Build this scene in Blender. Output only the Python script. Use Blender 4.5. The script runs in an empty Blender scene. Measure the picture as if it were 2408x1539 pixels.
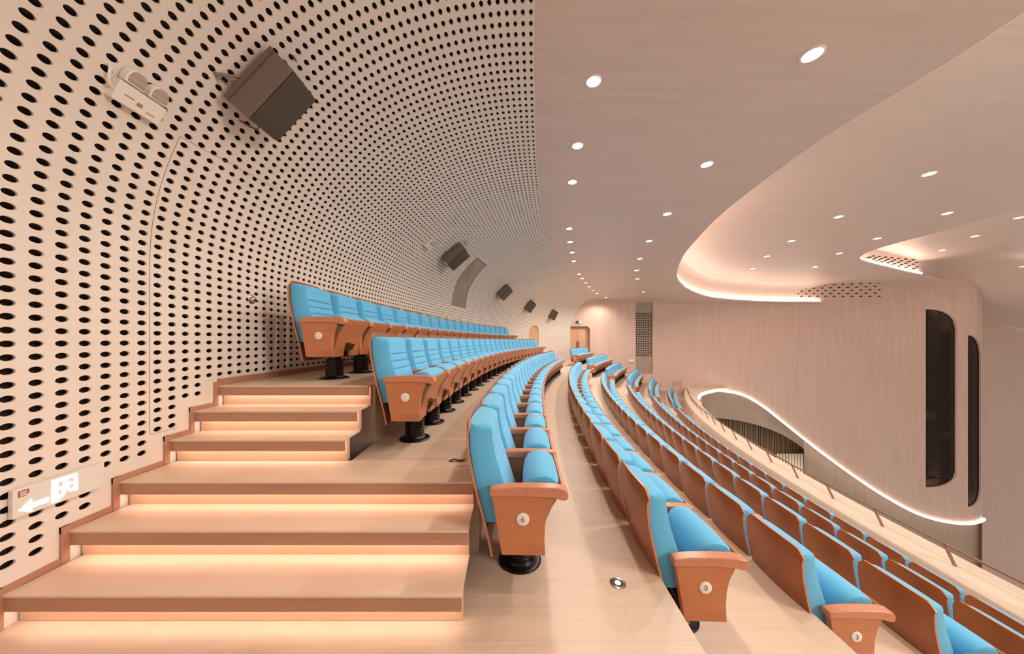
import bpy, math, random
import numpy as np
from mathutils import Matrix, Vector

random.seed(4)
S = bpy.context.scene
C = S.collection
F, CX, HY, EYE = 740.0, 1204.0, 801.0, 1.45      # focal length in px, principal column, horizon row, eye height

# ---------------------------------------------------------------- materials
def new_mat(name):
    m = bpy.data.materials.new(name); m.use_nodes = True
    nt = m.node_tree; b = nt.nodes['Principled BSDF']
    return m, nt, b

def lin(r, g, b):
    return tuple(((c/255.0+0.055)/1.055)**2.4 if c > 10 else c/255.0/12.92 for c in (r, g, b)) + (1.0,)

def plain(name, rgb, rough=.6, metal=0.0, coat=0.0):
    m, nt, b = new_mat(name)
    b.inputs['Base Color'].default_value = lin(*rgb)
    b.inputs['Roughness'].default_value = rough
    b.inputs['Metallic'].default_value = metal
    b.inputs['Coat Weight'].default_value = coat
    return m

def noisy(name, rgb1, rgb2, scale=(4, 4, 4), rough=.6, bump=0.0, nscale=1.0, metal=0.0, bdist=.01, rough2=None):
    m, nt, b = new_mat(name)
    tc = nt.nodes.new('ShaderNodeTexCoord'); mp = nt.nodes.new('ShaderNodeMapping')
    mp.inputs['Scale'].default_value = scale
    no = nt.nodes.new('ShaderNodeTexNoise'); no.inputs['Scale'].default_value = nscale; no.inputs['Detail'].default_value = 6
    cr = nt.nodes.new('ShaderNodeValToRGB')
    cr.color_ramp.elements[0].position = .3; cr.color_ramp.elements[1].position = .7
    cr.color_ramp.elements[0].color = lin(*rgb1); cr.color_ramp.elements[1].color = lin(*rgb2)
    L = nt.links.new
    L(tc.outputs['Object'], mp.inputs['Vector']); L(mp.outputs[0], no.inputs['Vector'])
    L(no.outputs['Fac'], cr.inputs['Fac']); L(cr.outputs[0], b.inputs['Base Color'])
    b.inputs['Roughness'].default_value = rough; b.inputs['Metallic'].default_value = metal
    if bump:
        bp = nt.nodes.new('ShaderNodeBump'); bp.inputs['Strength'].default_value = bump; bp.inputs['Distance'].default_value = bdist
        L(no.outputs['Fac'], bp.inputs['Height']); L(bp.outputs[0], b.inputs['Normal'])
    return m

def glow(name, rgb, strength):
    m, nt, b = new_mat(name)
    b.inputs['Base Color'].default_value = lin(*rgb)
    b.inputs['Emission Color'].default_value = lin(*rgb)
    b.inputs['Emission Strength'].default_value = strength
    return m

def plank_mat(name, c1, c2, cm, rough=.38):
    m, nt, b = new_mat(name); L = nt.links.new
    tc = nt.nodes.new('ShaderNodeTexCoord'); mp = nt.nodes.new('ShaderNodeMapping')
    br = nt.nodes.new('ShaderNodeTexBrick')
    br.inputs['Scale'].default_value = 1.0; br.inputs['Brick Width'].default_value = 1.2; br.inputs['Row Height'].default_value = .19
    br.inputs['Mortar Size'].default_value = .0015; br.inputs['Mortar Smooth'].default_value = .3
    br.inputs['Color1'].default_value = lin(*c1); br.inputs['Color2'].default_value = lin(*c2); br.inputs['Mortar'].default_value = lin(*cm)
    no = nt.nodes.new('ShaderNodeTexNoise'); no.inputs['Scale'].default_value = 3; no.inputs['Detail'].default_value = 5
    mp2 = nt.nodes.new('ShaderNodeMapping'); mp2.inputs['Scale'].default_value = (1, 14, 6)
    mx = nt.nodes.new('ShaderNodeMix'); mx.data_type = 'RGBA'; mx.blend_type = 'MULTIPLY'; mx.inputs[0].default_value = .25
    cr = nt.nodes.new('ShaderNodeValToRGB'); cr.color_ramp.elements[0].position = .3; cr.color_ramp.elements[1].position = .7
    cr.color_ramp.elements[0].color = (.75, .68, .62, 1); cr.color_ramp.elements[1].color = (1, 1, 1, 1)
    L(tc.outputs['Object'], mp.inputs['Vector']); L(mp.outputs[0], br.inputs['Vector'])
    L(tc.outputs['Object'], mp2.inputs['Vector']); L(mp2.outputs[0], no.inputs['Vector']); L(no.outputs['Fac'], cr.inputs['Fac'])
    L(br.outputs['Color'], mx.inputs[6]); L(cr.outputs[0], mx.inputs[7]); L(mx.outputs[2], b.inputs['Base Color'])
    b.inputs['Roughness'].default_value = rough
    return m

M = {}
M['perf'] = noisy('perforated_panel', (228, 212, 198), (234, 219, 205), rough=.62, nscale=.8)
M['void'] = plain('cavity', (58, 40, 32), .9)
M['ceil'] = noisy('ceiling_plaster', (214, 188, 174), (222, 196, 181), scale=(.6, 9, 1), rough=.45, bump=.12, nscale=1.2, bdist=.02)
M['plaster'] = noisy('wall_plaster', (206, 172, 154), (217, 184, 166), scale=(7, 7, .35), rough=.6, bump=.25, nscale=1.0, bdist=.03)
M['plaster_shaded'] = noisy('shaded_plaster', (172, 146, 126), (182, 156, 134), scale=(5, 5, .4), rough=.6, nscale=1.0)  # darker copy of the wall plaster, shade below the lip put into its colour
M['floor'] = plank_mat('maple_floor', (218, 192, 168), (213, 187, 163), (199, 169, 145))
M['fascia'] = noisy('stair_nosing_wood', (178, 132, 108), (188, 142, 116), scale=(2, 2, 30), rough=.4)
M['tread'] = noisy('tread_wood', (226, 194, 168), (232, 202, 176), scale=(1, 14, 4), rough=.36)
M['riser'] = noisy('riser_wood', (224, 180, 150), (232, 190, 160), scale=(1, 4, 14), rough=.45)
M['trim'] = noisy('trim_wood', (172, 122, 96), (184, 134, 106), scale=(3, 3, 12), rough=.45)
M['wood'] = noisy('seat_wood', (188, 116, 74), (200, 127, 83), scale=(3, 3, 22), rough=.3, nscale=1.2)
M['armwood'] = noisy('arm_wood', (196, 126, 94), (206, 136, 102), scale=(14, 3, 6), rough=.28, nscale=1.2)
M['backwood'] = noisy('back_veneer', (146, 86, 50), (163, 99, 60), scale=(22, 4, 2), rough=.3, nscale=1.1)
M['blue'] = noisy('blue_fabric', (78, 168, 210), (100, 186, 223), rough=.85, bump=.35, nscale=150, bdist=.0015)
M['blue'].node_tree.nodes['Principled BSDF'].inputs['Sheen Weight'].default_value = .3
M['black'] = plain('black_metal', (26, 20, 18), .28, .3)
M['steel'] = plain('chrome', (200, 196, 188), .22, 1.0)
M['hinge'] = plain('hinge_steel', (150, 128, 112), .35, .6)
M['darksteel'] = plain('dark_bracket', (88, 70, 58), .35, .7)
M['plate'] = plain('number_plate_metal', (238, 232, 222), .4)
M['ink'] = plain('number_ink', (120, 84, 66), .5)
M['speaker'] = noisy('speaker_case', (104, 88, 78), (114, 97, 86), rough=.5, nscale=30)
M['plate_brown'] = plain('brown_back_plate', (104, 78, 60), .45)
M['grille'] = noisy('speaker_grille', (66, 50, 38), (82, 66, 50), rough=.4, nscale=60)
M['white'] = plain('white_plastic', (236, 226, 212), .45)
M['lens'] = noisy('ribbed_lens', (150, 128, 112), (205, 186, 168), scale=(1, 200, 8), rough=.3, nscale=1)
M['grey'] = plain('grey_panel', (172, 152, 138), .55)
M['greydark'] = noisy('grey_screen', (158, 138, 120), (170, 150, 132), rough=.55)
M['door'] = noisy('door_wood', (200, 152, 118), (210, 162, 128), scale=(14, 14, 1), rough=.45)
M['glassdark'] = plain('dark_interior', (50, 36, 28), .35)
M['glass'] = plain('window_glass', (30, 22, 18), .06)
M['rail'] = plain('rail_metal', (160, 122, 100), .38, .35)
M['parapet'] = noisy('parapet_plaster', (226, 204, 180), (232, 210, 188), rough=.55, nscale=2)
M['batten'] = noisy('batten_wood', (132, 106, 80), (150, 122, 94), scale=(8, 8, .5), rough=.5)
M['slat'] = plain('pale_slats', (238, 226, 206), .5)
M['lamp'] = glow('lamp_glow', (255, 246, 232), 9.0)
M['led'] = glow('led_glow', (255, 244, 230), 13.0)
M['led_soft'] = glow('soft_led_glow', (255, 246, 236), 2.6)
M['stepled'] = glow('step_led_glow', (255, 244, 230), 8.0)
M['sign'] = glow('sign_glow', (206, 244, 246), .95)
M['signplate'] = plain('sign_plate', (226, 218, 206), .4)
M['red'] = plain('sign_red', (176, 74, 62), .5)
M['seam'] = plain('panel_joint', (140, 116, 96), .8)

# ---------------------------------------------------------------- helpers
def tag(o, label=None, cat=None, group=None, kind=None):
    if label: o['label'] = label
    if cat: o['category'] = cat
    if group: o['group'] = group
    if kind: o['kind'] = kind
    return o

def empty(name, loc=(0, 0, 0), rz=0.0, **k):
    o = bpy.data.objects.new(name, None); C.objects.link(o)
    o.empty_display_size = .1; o.location = loc; o.rotation_euler = (0, 0, rz)
    return tag(o, **k)

class MB:
    """mesh collector"""
    def __init__(s): s.v = []; s.f = []; s.m = []
    def add(s, vs, fs, mi=0):
        b = len(s.v); s.v += [tuple(map(float, v)) for v in vs]
        s.f += [tuple(b+i for i in f) for f in fs]; s.m += [mi]*len(fs); return s
    def box(s, lo, hi, mi=0):
        (a, b, c), (d, e, f) = lo, hi
        vs = [(a,b,c),(d,b,c),(d,e,c),(a,e,c),(a,b,f),(d,b,f),(d,e,f),(a,e,f)]
        return s.add(vs, [(3,2,1,0),(4,5,6,7),(0,1,5,4),(1,2,6,5),(2,3,7,6),(3,0,4,7)], mi)
    def prism(s, poly, axis, a, b, mi=0):
        """poly in the two other axes, extruded along axis from a to b"""
        def P(p, h):
            return {'x': (h, p[0], p[1]), 'y': (p[0], h, p[1]), 'z': (p[0], p[1], h)}[axis]
        n = len(poly)
        vs = [P(p, a) for p in poly] + [P(p, b) for p in poly]
        fs = [tuple(range(n))[::-1], tuple(range(n, 2*n))] + [(i, (i+1) % n, n+(i+1) % n, n+i) for i in range(n)]
        return s.add(vs, fs, mi)
    def lathe(s, prof, c=(0, 0, 0), n=24, mi=0, axis='z'):
        vs = []
        for r, z in prof:
            for k in range(n):
                a = 2*math.pi*k/n; x, y = r*math.cos(a), r*math.sin(a)
                p = {'z': (x, y, z), 'y': (x, z, y), 'x': (z, x, y)}[axis]
                vs.append((c[0]+p[0], c[1]+p[1], c[2]+p[2]))
        fs = []
        for j in range(len(prof)-1):
            for k in range(n):
                k2 = (k+1) % n
                fs.append((j*n+k, j*n+k2, (j+1)*n+k2, (j+1)*n+k))
        fs.append(tuple(range(n))[::-1]); fs.append(tuple(range((len(prof)-1)*n, len(prof)*n)))
        return s.add(vs, fs, mi)
    def tube(s, pts, r, n=8, mi=0):
        pts = [Vector(p) for p in pts]; vs = []
        for i, p in enumerate(pts):
            t = (pts[min(i+1, len(pts)-1)] - pts[max(i-1, 0)]).normalized()
            u = t.cross(Vector((0, 0, 1)))
            if u.length < 1e-3: u = t.cross(Vector((1, 0, 0)))
            u.normalize(); w = t.cross(u)
            for k in range(n):
                a = 2*math.pi*k/n; vs.append(p + r*(u*math.cos(a) + w*math.sin(a)))
        fs = [(j*n+k, j*n+(k+1) % n, (j+1)*n+(k+1) % n, (j+1)*n+k) for j in range(len(pts)-1) for k in range(n)]
        fs += [tuple(range(n))[::-1], tuple(range((len(pts)-1)*n, len(pts)*n))]
        return s.add(vs, fs, mi)
    def strip(s, A, B, mi=0):
        """quads between two polylines of equal length"""
        n = len(A)
        return s.add(list(A)+list(B), [(i, i+1, n+i+1, n+i) for i in range(n-1)], mi)
    def sweep(s, sec, closed=True, mi=0):
        """sec: list of stations, each a list of k points"""
        k = len(sec[0]); vs = [p for q in sec for p in q]
        kk = k if closed else k-1
        fs = [(j*k+i, j*k+(i+1) % k, (j+1)*k+(i+1) % k, (j+1)*k+i) for j in range(len(sec)-1) for i in range(kk)]
        if closed: fs += [tuple(range(k))[::-1], tuple(range((len(sec)-1)*k, len(sec)*k))]
        return s.add(vs, fs, mi)
    def build(s, name, mats, parent=None, smooth=False, bevel=0.0, ang=40, **k):
        me = bpy.data.meshes.new(name); me.from_pydata(s.v, [], s.f)
        for m in (mats if isinstance(mats, (list, tuple)) else [mats]): me.materials.append(m)
        me.polygons.foreach_set('material_index', s.m)
        if smooth:
            me.polygons.foreach_set('use_smooth', [True]*len(me.polygons))
            me.set_sharp_from_angle(angle=math.radians(ang))
        me.update()
        o = bpy.data.objects.new(name, me); C.objects.link(o)
        if parent: o.parent = parent
        if bevel:
            b = o.modifiers.new('bevel', 'BEVEL'); b.width = bevel; b.segments = 2; b.limit_method = 'ANGLE'
        return tag(o, **k)

def np_mesh(name, V, loops, sizes, mat, smooth=True, **k):
    me = bpy.data.meshes.new(name)
    me.vertices.add(len(V)); me.vertices.foreach_set('co', np.asarray(V, np.float32).ravel())
    me.loops.add(len(loops)); me.loops.foreach_set('vertex_index', np.asarray(loops, np.int32))
    st = np.concatenate([[0], np.cumsum(sizes)[:-1]]).astype(np.int32)
    me.polygons.add(len(sizes)); me.polygons.foreach_set('loop_start', st)
    if smooth: me.polygons.foreach_set('use_smooth', np.ones(len(sizes), bool))
    me.materials.append(mat); me.update(calc_edges=True); me.validate()
    o = bpy.data.objects.new(name, me); C.objects.link(o)
    return tag(o, **k)

def copy_tree(o, parent=None):
    c = o.copy(); C.objects.link(c)
    if parent: c.parent = parent
    for ch in list(o.children): copy_tree(ch, c)
    return c

def catmull(P, n=12):
    P = [np.array(p, float) for p in P]; out = []
    Q = [2*P[0]-P[1]] + P + [2*P[-1]-P[-2]]
    for i in range(1, len(Q)-2):
        a, b, c, d = Q[i-1:i+3]
        for k in range(n):
            t = k/n
            out.append(.5*((2*b)+(-a+c)*t+(2*a-5*b+4*c-d)*t*t+(-a+3*b-3*c+d)*t**3))
    out.append(P[-1]); return np.array(out)

ORD = ['first','second','third','fourth','fifth','sixth','seventh','eighth','ninth','tenth','eleventh','twelfth','thirteenth','fourteenth','fifteenth','sixteenth','seventeenth','eighteenth','nineteenth','twentieth','twenty-first','twenty-second','twenty-third','twenty-fourth','twenty-fifth']

# ---------------------------------------------------------------- plan curves (x right, y away, z up)
def circ(Y, X0, Y0, R):
    return X0 + R - np.sqrt(np.maximum(R*R - (np.asarray(Y, float)-Y0)**2, 0))
def slope(Y, Y0, R): return (Y-Y0)/math.sqrt(R*R-(Y-Y0)**2)
WB = (-2.60, 3.2, 30.5)
def w_base(Y): return circ(Y, *WB)
def w_edge(Y): return circ(Y, .12, 0.0, 46.0)
CEIL = 4.37
def wall_x(Y, z):
    t = np.clip((np.asarray(z, float)-2)/(CEIL-2), 0, 1); g = 1-np.sqrt(1-t*t)
    b = w_base(Y); return b+(w_edge(Y)-b)*g
# seating rows: back-of-seat curve (X0, Y0, R), floor level
ROWS = {'A': (-2.18, 3.75, 32., 1.05), 'B': (-1.22, 2.5, 37., .525), 6: (-.27, .75, 43., 0.),
        7: (.82, .75, 42., -.47), 8: (2.04, 1.5, 41., -1.03), 9: (3.19, 1.3, 42., -1.55),
        10: (4.37, 1.6, 41., -2.1), 11: (5.67, 1.9, 41., -2.72)}

# ---------------------------------------------------------------- perforated wall
TH = np.linspace(0, math.pi/2, 2000)
_a, _b = 2.74, CEIL-2
_arc = np.concatenate([[0], np.cumsum(np.hypot(np.diff(_a*(1-np.cos(TH))), np.diff(_b*np.sin(TH))))])
ARC_END = _arc[-1]
def wall_pt(Y, s):
    """s: height while the wall is upright, then arc length round the cove"""
    Y = np.asarray(Y, float); s = np.asarray(s, float)
    th = np.interp(np.clip(s-2, 0, ARC_END), _arc, TH)
    z = np.where(s < 2, s, 2+_b*np.sin(th)); g = 1-np.cos(th)
    b = w_base(Y); return np.stack([b+(w_edge(Y)-b)*g, Y+0*s, z], -1)
def wall_n(Y, s):
    e = 1e-3
    dy = wall_pt(Y+e, s)-wall_pt(Y-e, s); ds = wall_pt(Y, np.minimum(s+e, 2+ARC_END-1e-4))-wall_pt(Y, np.minimum(s+e, 2+ARC_END-1e-4)-2*e)
    n = np.cross(dy, ds); n /= np.linalg.norm(n, axis=-1, keepdims=True)
    return np.where((n[..., :1] < 0) | ((abs(n[..., :1]) < .05) & (n[..., 2:] > 0)), -n, n)   # into the room
def s_of_z(z): return z if z < 2 else 2+float(np.interp(math.asin(min(1, (z-2)/_b)), TH, _arc))

STEP_H = .175
STEP_Y = [1.575, 1.82, 2.06, 2.37, 2.56, 2.77]
def wall_floor(Y):
    k = sum(1 for y in STEP_Y if Y > y-.03)
    z = STEP_H*k
    return z if Y < 15.7 else 0.0

Yarc = np.linspace(.5, 22.35, 8000); _d = np.concatenate([[0], np.cumsum(np.hypot(np.diff(Yarc), np.diff(w_base(Yarc))))])
PC, PR = .1005, .070
d0 = np.interp(1.595, Yarc, _d)
start = d0-PC*7.5
ncol = int((_d[-1]-start)/PC)
Yfine = np.interp(start+np.arange(2*ncol+1)*PC/2, _d, Yarc)
s0 = 1.152-.035-PR*16
nrow = int(math.ceil((2+ARC_END-s0)/PR))
sfine = np.minimum(s0+np.arange(2*nrow+1)*PR/2, 2+ARC_END)
GY, GS = np.meshgrid(Yfine, sfine, indexing='ij')
G = wall_pt(GY, GS)
V = [G.reshape(-1, 3)]; nv = G.shape[0]*G.shape[1]; NR = 2*nrow+1
gid = lambda a, b: a*NR+b
loops = []; sizes = []
# openings in the cove: observation window (slanted) and the arched side door
def in_poly(p, poly):
    c = False
    for i in range(len(poly)):
        (x1, y1), (x2, y2) = poly[i-1], poly[i]
        if (y1 > p[1]) != (y2 > p[1]) and p[0] < (x2-x1)*(p[1]-y1)/(y2-y1)+x1: c = not c
    return c
WIN = [(8.86, s_of_z(3.82)), (9.83, s_of_z(3.82)), (10.25, s_of_z(3.2)), (10.73, s_of_z(2.52)), (9.55, s_of_z(2.52)), (9.12, s_of_z(3.2))]
ARCH = [(17.45, 0), (17.45, 1.9)] + [(18.05-.6*math.cos(a), 1.9+.45*math.sin(a)) for a in np.linspace(.2, math.pi-.2, 8)] + [(18.65, 1.9), (18.65, 0)]
for i in range(ncol):
    yc = Yfine[2*i+1]; zf = wall_floor(yc); zf2 = max(wall_floor(yc-.05), wall_floor(yc+.05))
    N = 16 if yc < 6 else 8
    tube = True
    js = np.arange(nrow); sc = (s0+PR/2+js*PR)
    ok = (sc-.022 > zf2+.05) & (sc+.03 < 2+ARC_END)
    if 2.22 < yc < 2.62: ok &= sc > .80
    keep = np.ones(nrow, bool)
    for j in js:
        if 8.6 < yc < 11 and in_poly((yc, sc[j]), WIN): keep[j] = False
        if 17.3 < yc < 18.8 and in_poly((yc, sc[j]), ARCH): keep[j] = False
    ok &= keep
    for j in js[keep & ~ok]:
        a, b = 2*i, 2*j
        loops += [gid(a, b), gid(a+1, b), gid(a+2, b), gid(a+2, b+1), gid(a+2, b+2), gid(a+1, b+2), gid(a, b+2), gid(a, b+1)]; sizes.append(8)
    J = js[ok]
    if not len(J): continue
    ph = np.arange(N)*2*math.pi/N + math.pi*1.25
    cs = 1/math.sqrt(1+slope(yc, WB[1], WB[2])**2)
    # boundary ring starts at corner (-,-) and runs +y first
    ring = lambda a, b: [gid(a, b), gid(a+1, b), gid(a+2, b), gid(a+2, b+1), gid(a+2, b+2), gid(a+1, b+2), gid(a, b+2), gid(a, b+1)]
    yy = yc+.0290*cs*np.cos(ph)[None, :]+0*sc[J][:, None]; ss = sc[J][:, None]+.0178*np.sin(ph)[None, :]
    P = wall_pt(yy, ss); nn = wall_n(np.full(len(J), yc), np.minimum(sc[J], 2+ARC_END-.05))[:, None, :]
    base0 = nv; V.append(P.reshape(-1, 3)); nv += len(J)*N
    if tube:
        V.append(P.reshape(-1, 3)); b1 = nv; nv += len(J)*N
        V.append((P-.012*nn).reshape(-1, 3)); b2 = nv; nv += len(J)*N
    q = N//8
    for m, j in enumerate(J):
        R8 = ring(2*i, 2*j); o = base0+m*N
        for k in range(8):
            inner = [o+(q*k+t) % N for t in range(q+1)]
            f = [R8[k], R8[(k+1) % 8]] + inner[::-1]
            loops += f; sizes.append(len(f))
        if tube:
            for k in range(N):
                k2 = (k+1) % N
                loops += [b1+m*N+k, b1+m*N+k2, b2+m*N+k2, b2+m*N+k]; sizes.append(4)
V = np.concatenate(V)
np_mesh('wall_left', V, loops, sizes, M['perf'], kind='structure')
# dark cavity behind the perforations, lining the back of the panel
yb = np.concatenate([np.linspace(Yfine[0], 8.6, 30), np.linspace(11, 17.3, 20), np.linspace(18.8, 22.3, 12)])
sb = np.concatenate([[s0], np.linspace(.5, 2, 4), np.linspace(2.1, 2+ARC_END, 30)])
mb = MB()
def cav(ys, ss_):
    A, B = np.meshgrid(ys, ss_, indexing='ij'); P = wall_pt(A, B)-.075*wall_n(A, np.minimum(B, 2+ARC_END-.02))
    n2 = len(ss_); vs = P.reshape(-1, 3)
    mb.add(vs, [(a*n2+b, a*n2+b+1, (a+1)*n2+b+1, (a+1)*n2+b) for a in range(len(ys)-1) for b in range(n2-1)])
cav(np.linspace(Yfine[0], 22.3, 90), sb)
mb.build('wall_cavity', M['void'], smooth=True, kind='structure')
# plain run of the wall behind the viewer
mb = MB(); ys = np.linspace(-3, Yfine[0], 20); ss_ = np.concatenate([[s0, 1], np.linspace(2, 2+ARC_END, 24)])
A, B = np.meshgrid(ys, ss_, indexing='ij'); P = wall_pt(A, B); n2 = len(ss_)
mb.add(P.reshape(-1, 3), [(a*n2+b, a*n2+b+1, (a+1)*n2+b+1, (a+1)*n2+b) for a in range(19) for b in range(n2-1)])
mb.build('wall_near', M['perf'], smooth=True, kind='structure')

def on_wall(Y, s, off=0.0):
    p = wall_pt(Y, s) + off*wall_n(Y, np.minimum(s, 2+ARC_END-.03)); return Vector([float(c) for c in p])
def wall_frame(Y, s, off=0.0):
    """origin on the wall; x = along the wall away from the viewer, y = up the profile, z = into the room"""
    n = Vector([float(c) for c in wall_n(Y, s)]); e = .01
    u = (on_wall(Y, s+e)-on_wall(Y, s-e)).normalized(); a = u.cross(n).normalized()
    if a.y < 0: a = -a
    n2 = a.cross(u).normalized()
    if n2.dot(n) < 0: u = -u; n2 = -n2
    m = Matrix((a, u, n2)).transposed().to_4x4(); m.translation = on_wall(Y, s, off); return m

# observation window: clean frame, recess and grey screen
mb = MB()
def ringpts(poly, off, k=1.0):
    cx_, cy_ = np.mean([p[0] for p in poly]), np.mean([p[1] for p in poly])
    return [on_wall(cx_+(p[0]-cx_)*k, cy_+(p[1]-cy_)*k, off) for p in poly]
def dense(poly, n=6):
    out = []
    for i in range(len(poly)):
        a, b = poly[i], poly[(i+1) % len(poly)]
        for t in range(n): out.append((a[0]+(b[0]-a[0])*t/n, a[1]+(b[1]-a[1])*t/n))
    return out
def frame_opening(poly, name, glass, depth, kind='structure', k_in=1.0, k_out=1.07):
    D = dense(poly); O = ringpts(D, .012, k_out); O0 = ringpts(D, -.02, k_out); I = ringpts(D, .012, k_in); R = ringpts(D, -depth, k_in)
    m = MB(); c = lambda L: L+[L[0]]
    m.strip(c(O0), c(O)); m.strip(c(O), c(I)); m.strip(c(I), c(R))
    o = m.build(name, M['perf'], smooth=True, ang=30, kind=kind)
    p = MB(); n = len(R); ctr = sum(R, Vector())/n
    p.add(R+[ctr], [(i, (i+1) % n, n) for i in range(n)])
    q = p.build('screen_panel' if name.startswith('window') else 'door_leaf', glass, parent=o)
    return o
frame_opening(WIN, 'window_1', M['greydark'], .03)
frame_opening(ARCH, 'door_2', M['door'], .07)

# ---------------------------------------------------------------- ceilings
C1 = catmull([(4.3, -3), (4.45, 0), (4.52, 1.8), (4.55, 2.8), (4.56, 3.4), (4.5, 4.11), (4.53, 5.19), (4.81, 7.18), (5.28, 8.97), (6.06, 11.3), (7.46, 14.3), (8.7, 16.3), (10.5, 18.6), (12.9, 21), (15.3, 22.6), (19.6, 24.1), (24.5, 24.45)], 8)
C2 = catmull([(15.6, -3), (16.2, 3), (16.7, 8), (16.9, 10.4), (17.15, 11.6), (17.3, 12.9), (17.4, 14.4), (17.7, 15.6), (18.2, 16.4), (18.95, 17.2), (20.3, 18), (23.5, 19.5), (28.4, 21.7), (31, 22.9), (35, 24.8)], 8)
c1x = lambda Y: np.interp(Y, C1[:, 1], C1[:, 0]); c2x = lambda Y: np.interp(Y, C2[:, 1], C2[:, 0])
Z2 = EYE+4.4
_z3 = catmull([(0, 5.35), (20, 5.4), (27, 5.45), (29.5, 5.55), (31.3, 5.5), (32.5, 5.1), (33.4, 4.3), (34.3, 3.3), (35.6, 2.6), (37.5, 2.0), (40, 1.3), (46, .7), (60, .5)], 12)
def z3(X):
    return EYE+float(np.interp(X, _z3[:, 0], _z3[:, 1]))
mb = MB(); ys = np.unique(np.concatenate([np.linspace(-3, 22, 60), C1[:, 1], np.linspace(22, 24.45, 14)]))
ys = ys[ys <= 24.45]
secs = [[(float(w_edge(y)-.003)+(float(c1x(y))-float(w_edge(y)))*t, y, CEIL) for t in np.linspace(0, 1, 5)] for y in ys]
mb.sweep(secs, closed=False)
up = [(float(c1x(y))-.35, y, CEIL+.35) for y in ys]
# the slab's rolled edge: soft nosing then the recess wall up to the higher ceiling
prof = [(0, 0), (.035, .012), (.05, .045), (.05, .09), (.02, .10)]
nrm = []
for y in ys:
    e = .05; dx = float(c1x(y+e)-c1x(y-e)); n = Vector((2*e, -dx, 0)).normalized(); nrm.append(n)
rows_ = [[(float(c1x(y))+n.x*a, y+n.y*a, CEIL+b) for a, b in prof] for y, n in zip(ys, nrm)]
mb.sweep(rows_, closed=False)
base_ = [[(float(c1x(y))+n.x*a, y+n.y*a, z) for a, z in ((.02, CEIL+.10), (-.16, CEIL+.10), (-.17, CEIL+.3), (-.16, CEIL+1.0), (-.08, Z2-.12), (.08, Z2-.02), (.2, Z2))] for y, n in zip(ys, nrm)]
mb.sweep(base_, closed=False)
mb.build('ceiling', M['ceil'], smooth=True, ang=50, kind='structure')
mb = MB(); ys2 = np.unique(np.concatenate([np.linspace(-3, 24.8, 60), C2[:, 1]]))
mb.sweep([[((float(c1x(y))-.3)+(float(c2x(y))-float(c1x(y))+.3)*t, y, Z2+.002) for t in np.linspace(0, 1, 8)] for y in ys2], closed=False)
nr2 = []
for y in ys2:
    e = .05; dx = float(c2x(y+e)-c2x(y-e)); nr2.append(Vector((2*e, -dx, 0)).normalized())
mb.sweep([[(float(c2x(y))+n.x*a, y+n.y*a, z) for a, z in ((0, Z2), (.05, Z2+.02), (.06, Z2+.1), (-.1, Z2+.12), (-.1, Z2+.7), (0, 7.0), (.1, 7.05))] for y, n in zip(ys2, nr2)], closed=False)
mb.build('ceiling_middle', M['ceil'], smooth=True, ang=50, kind='structure')
mb = MB(); yy3 = np.linspace(-3, 26, 60); X3 = None
secs = []
for y in yy3:
    x0 = min(float(c2x(y)), 36)-.2; xr = [x0+(31.0-x0)*t for t in np.linspace(0, 1, 13)[:-1]] if x0 < 31 else [x0]*12
    xr += [max(x0, v) for v in np.linspace(31, 38, 60)]+[max(x0, v) for v in np.linspace(38.5, 60, 20)]
    secs.append([(x, y, z3(x)) for x in xr])
mb.sweep(secs, closed=False)
mb.build('ceiling_far', M['ceil'], smooth=True, ang=60, kind='structure')

# LED coves on the recess edges
def led_strip(name, pts, w, label, mat='led'):
    m = MB(); m.tube(pts, w, 8); return m.build(name, M[mat], smooth=True, label=label, cat='light strip')
led = [(float(c1x(y))+n.x*.0, y+n.y*.0, CEIL+.16) for y, n in zip(ys, nrm) if y > 8.5]
led = [p for p in led if p[0] < 24.3]
led_strip('led_strip', led, .05, 'glowing cove light along the curved edge of the lower ceiling opening')
led = [(float(c2x(y)), y, Z2+.19) for y in ys2 if y > 13 and float(c2x(y)) < 28.3]
led_strip('led_strip', led, .06, 'short glowing cove light at the tip of the upper ceiling opening, right')

# ---------------------------------------------------------------- end wall with windows, door and acoustic strip
PL = catmull([(2.6, 21.95), (3.5, 22.15), (5.96, 22.55), (9.1, 23.25), (13, 24.0), (16, 24.35), (19.6, 24.5), (24, 24.5), (28, 24.2), (30.5, 23.65), (32.3, 23.1), (33.6, 22.78), (34.3, 22.95)], 30)
_r = PL[:, 0]/PL[:, 1]
def plan(x):
    r = (x-CX)/F; return np.interp(r, _r, PL[:, 0]), np.interp(r, _r, PL[:, 1])
def wp(x, y, off=0.0):
    X, Y = plan(x); z = EYE-(y-HY)*Y/F
    if off:
        X1, Y1 = plan(x-2); X2, Y2 = plan(x+2); t = Vector((X2-X1, Y2-Y1)).normalized()
        n = Vector((t.y, -t.x)); X += n.x*off; Y += n.y*off
    return Vector((float(X), float(Y), float(z)))
def arc_open(x0, x1, yt0, yt1, yb0, yb1):
    """straight left edge, right corners rounded as quarter ellipses"""
    def top(x): t = (x-x0)/(x1-x0); return yt1-(yt1-yt0)*math.sqrt(max(0, 1-t**2.6))
    def bot(x): t = (x-x0)/(x1-x0); return yb1+(yb0-yb1)*math.sqrt(max(0, 1-t**2.6))
    return (x0, x1, top, bot)
def round_open(x0, x1, yt, yb, r, rb=0):
    def top(x):
        d = min(x-x0, x1-x); return yt+(r-math.sqrt(max(0, r*r-(r-d)**2)) if d < r else 0)
    return (x0, x1, top, lambda x: yb)
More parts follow.
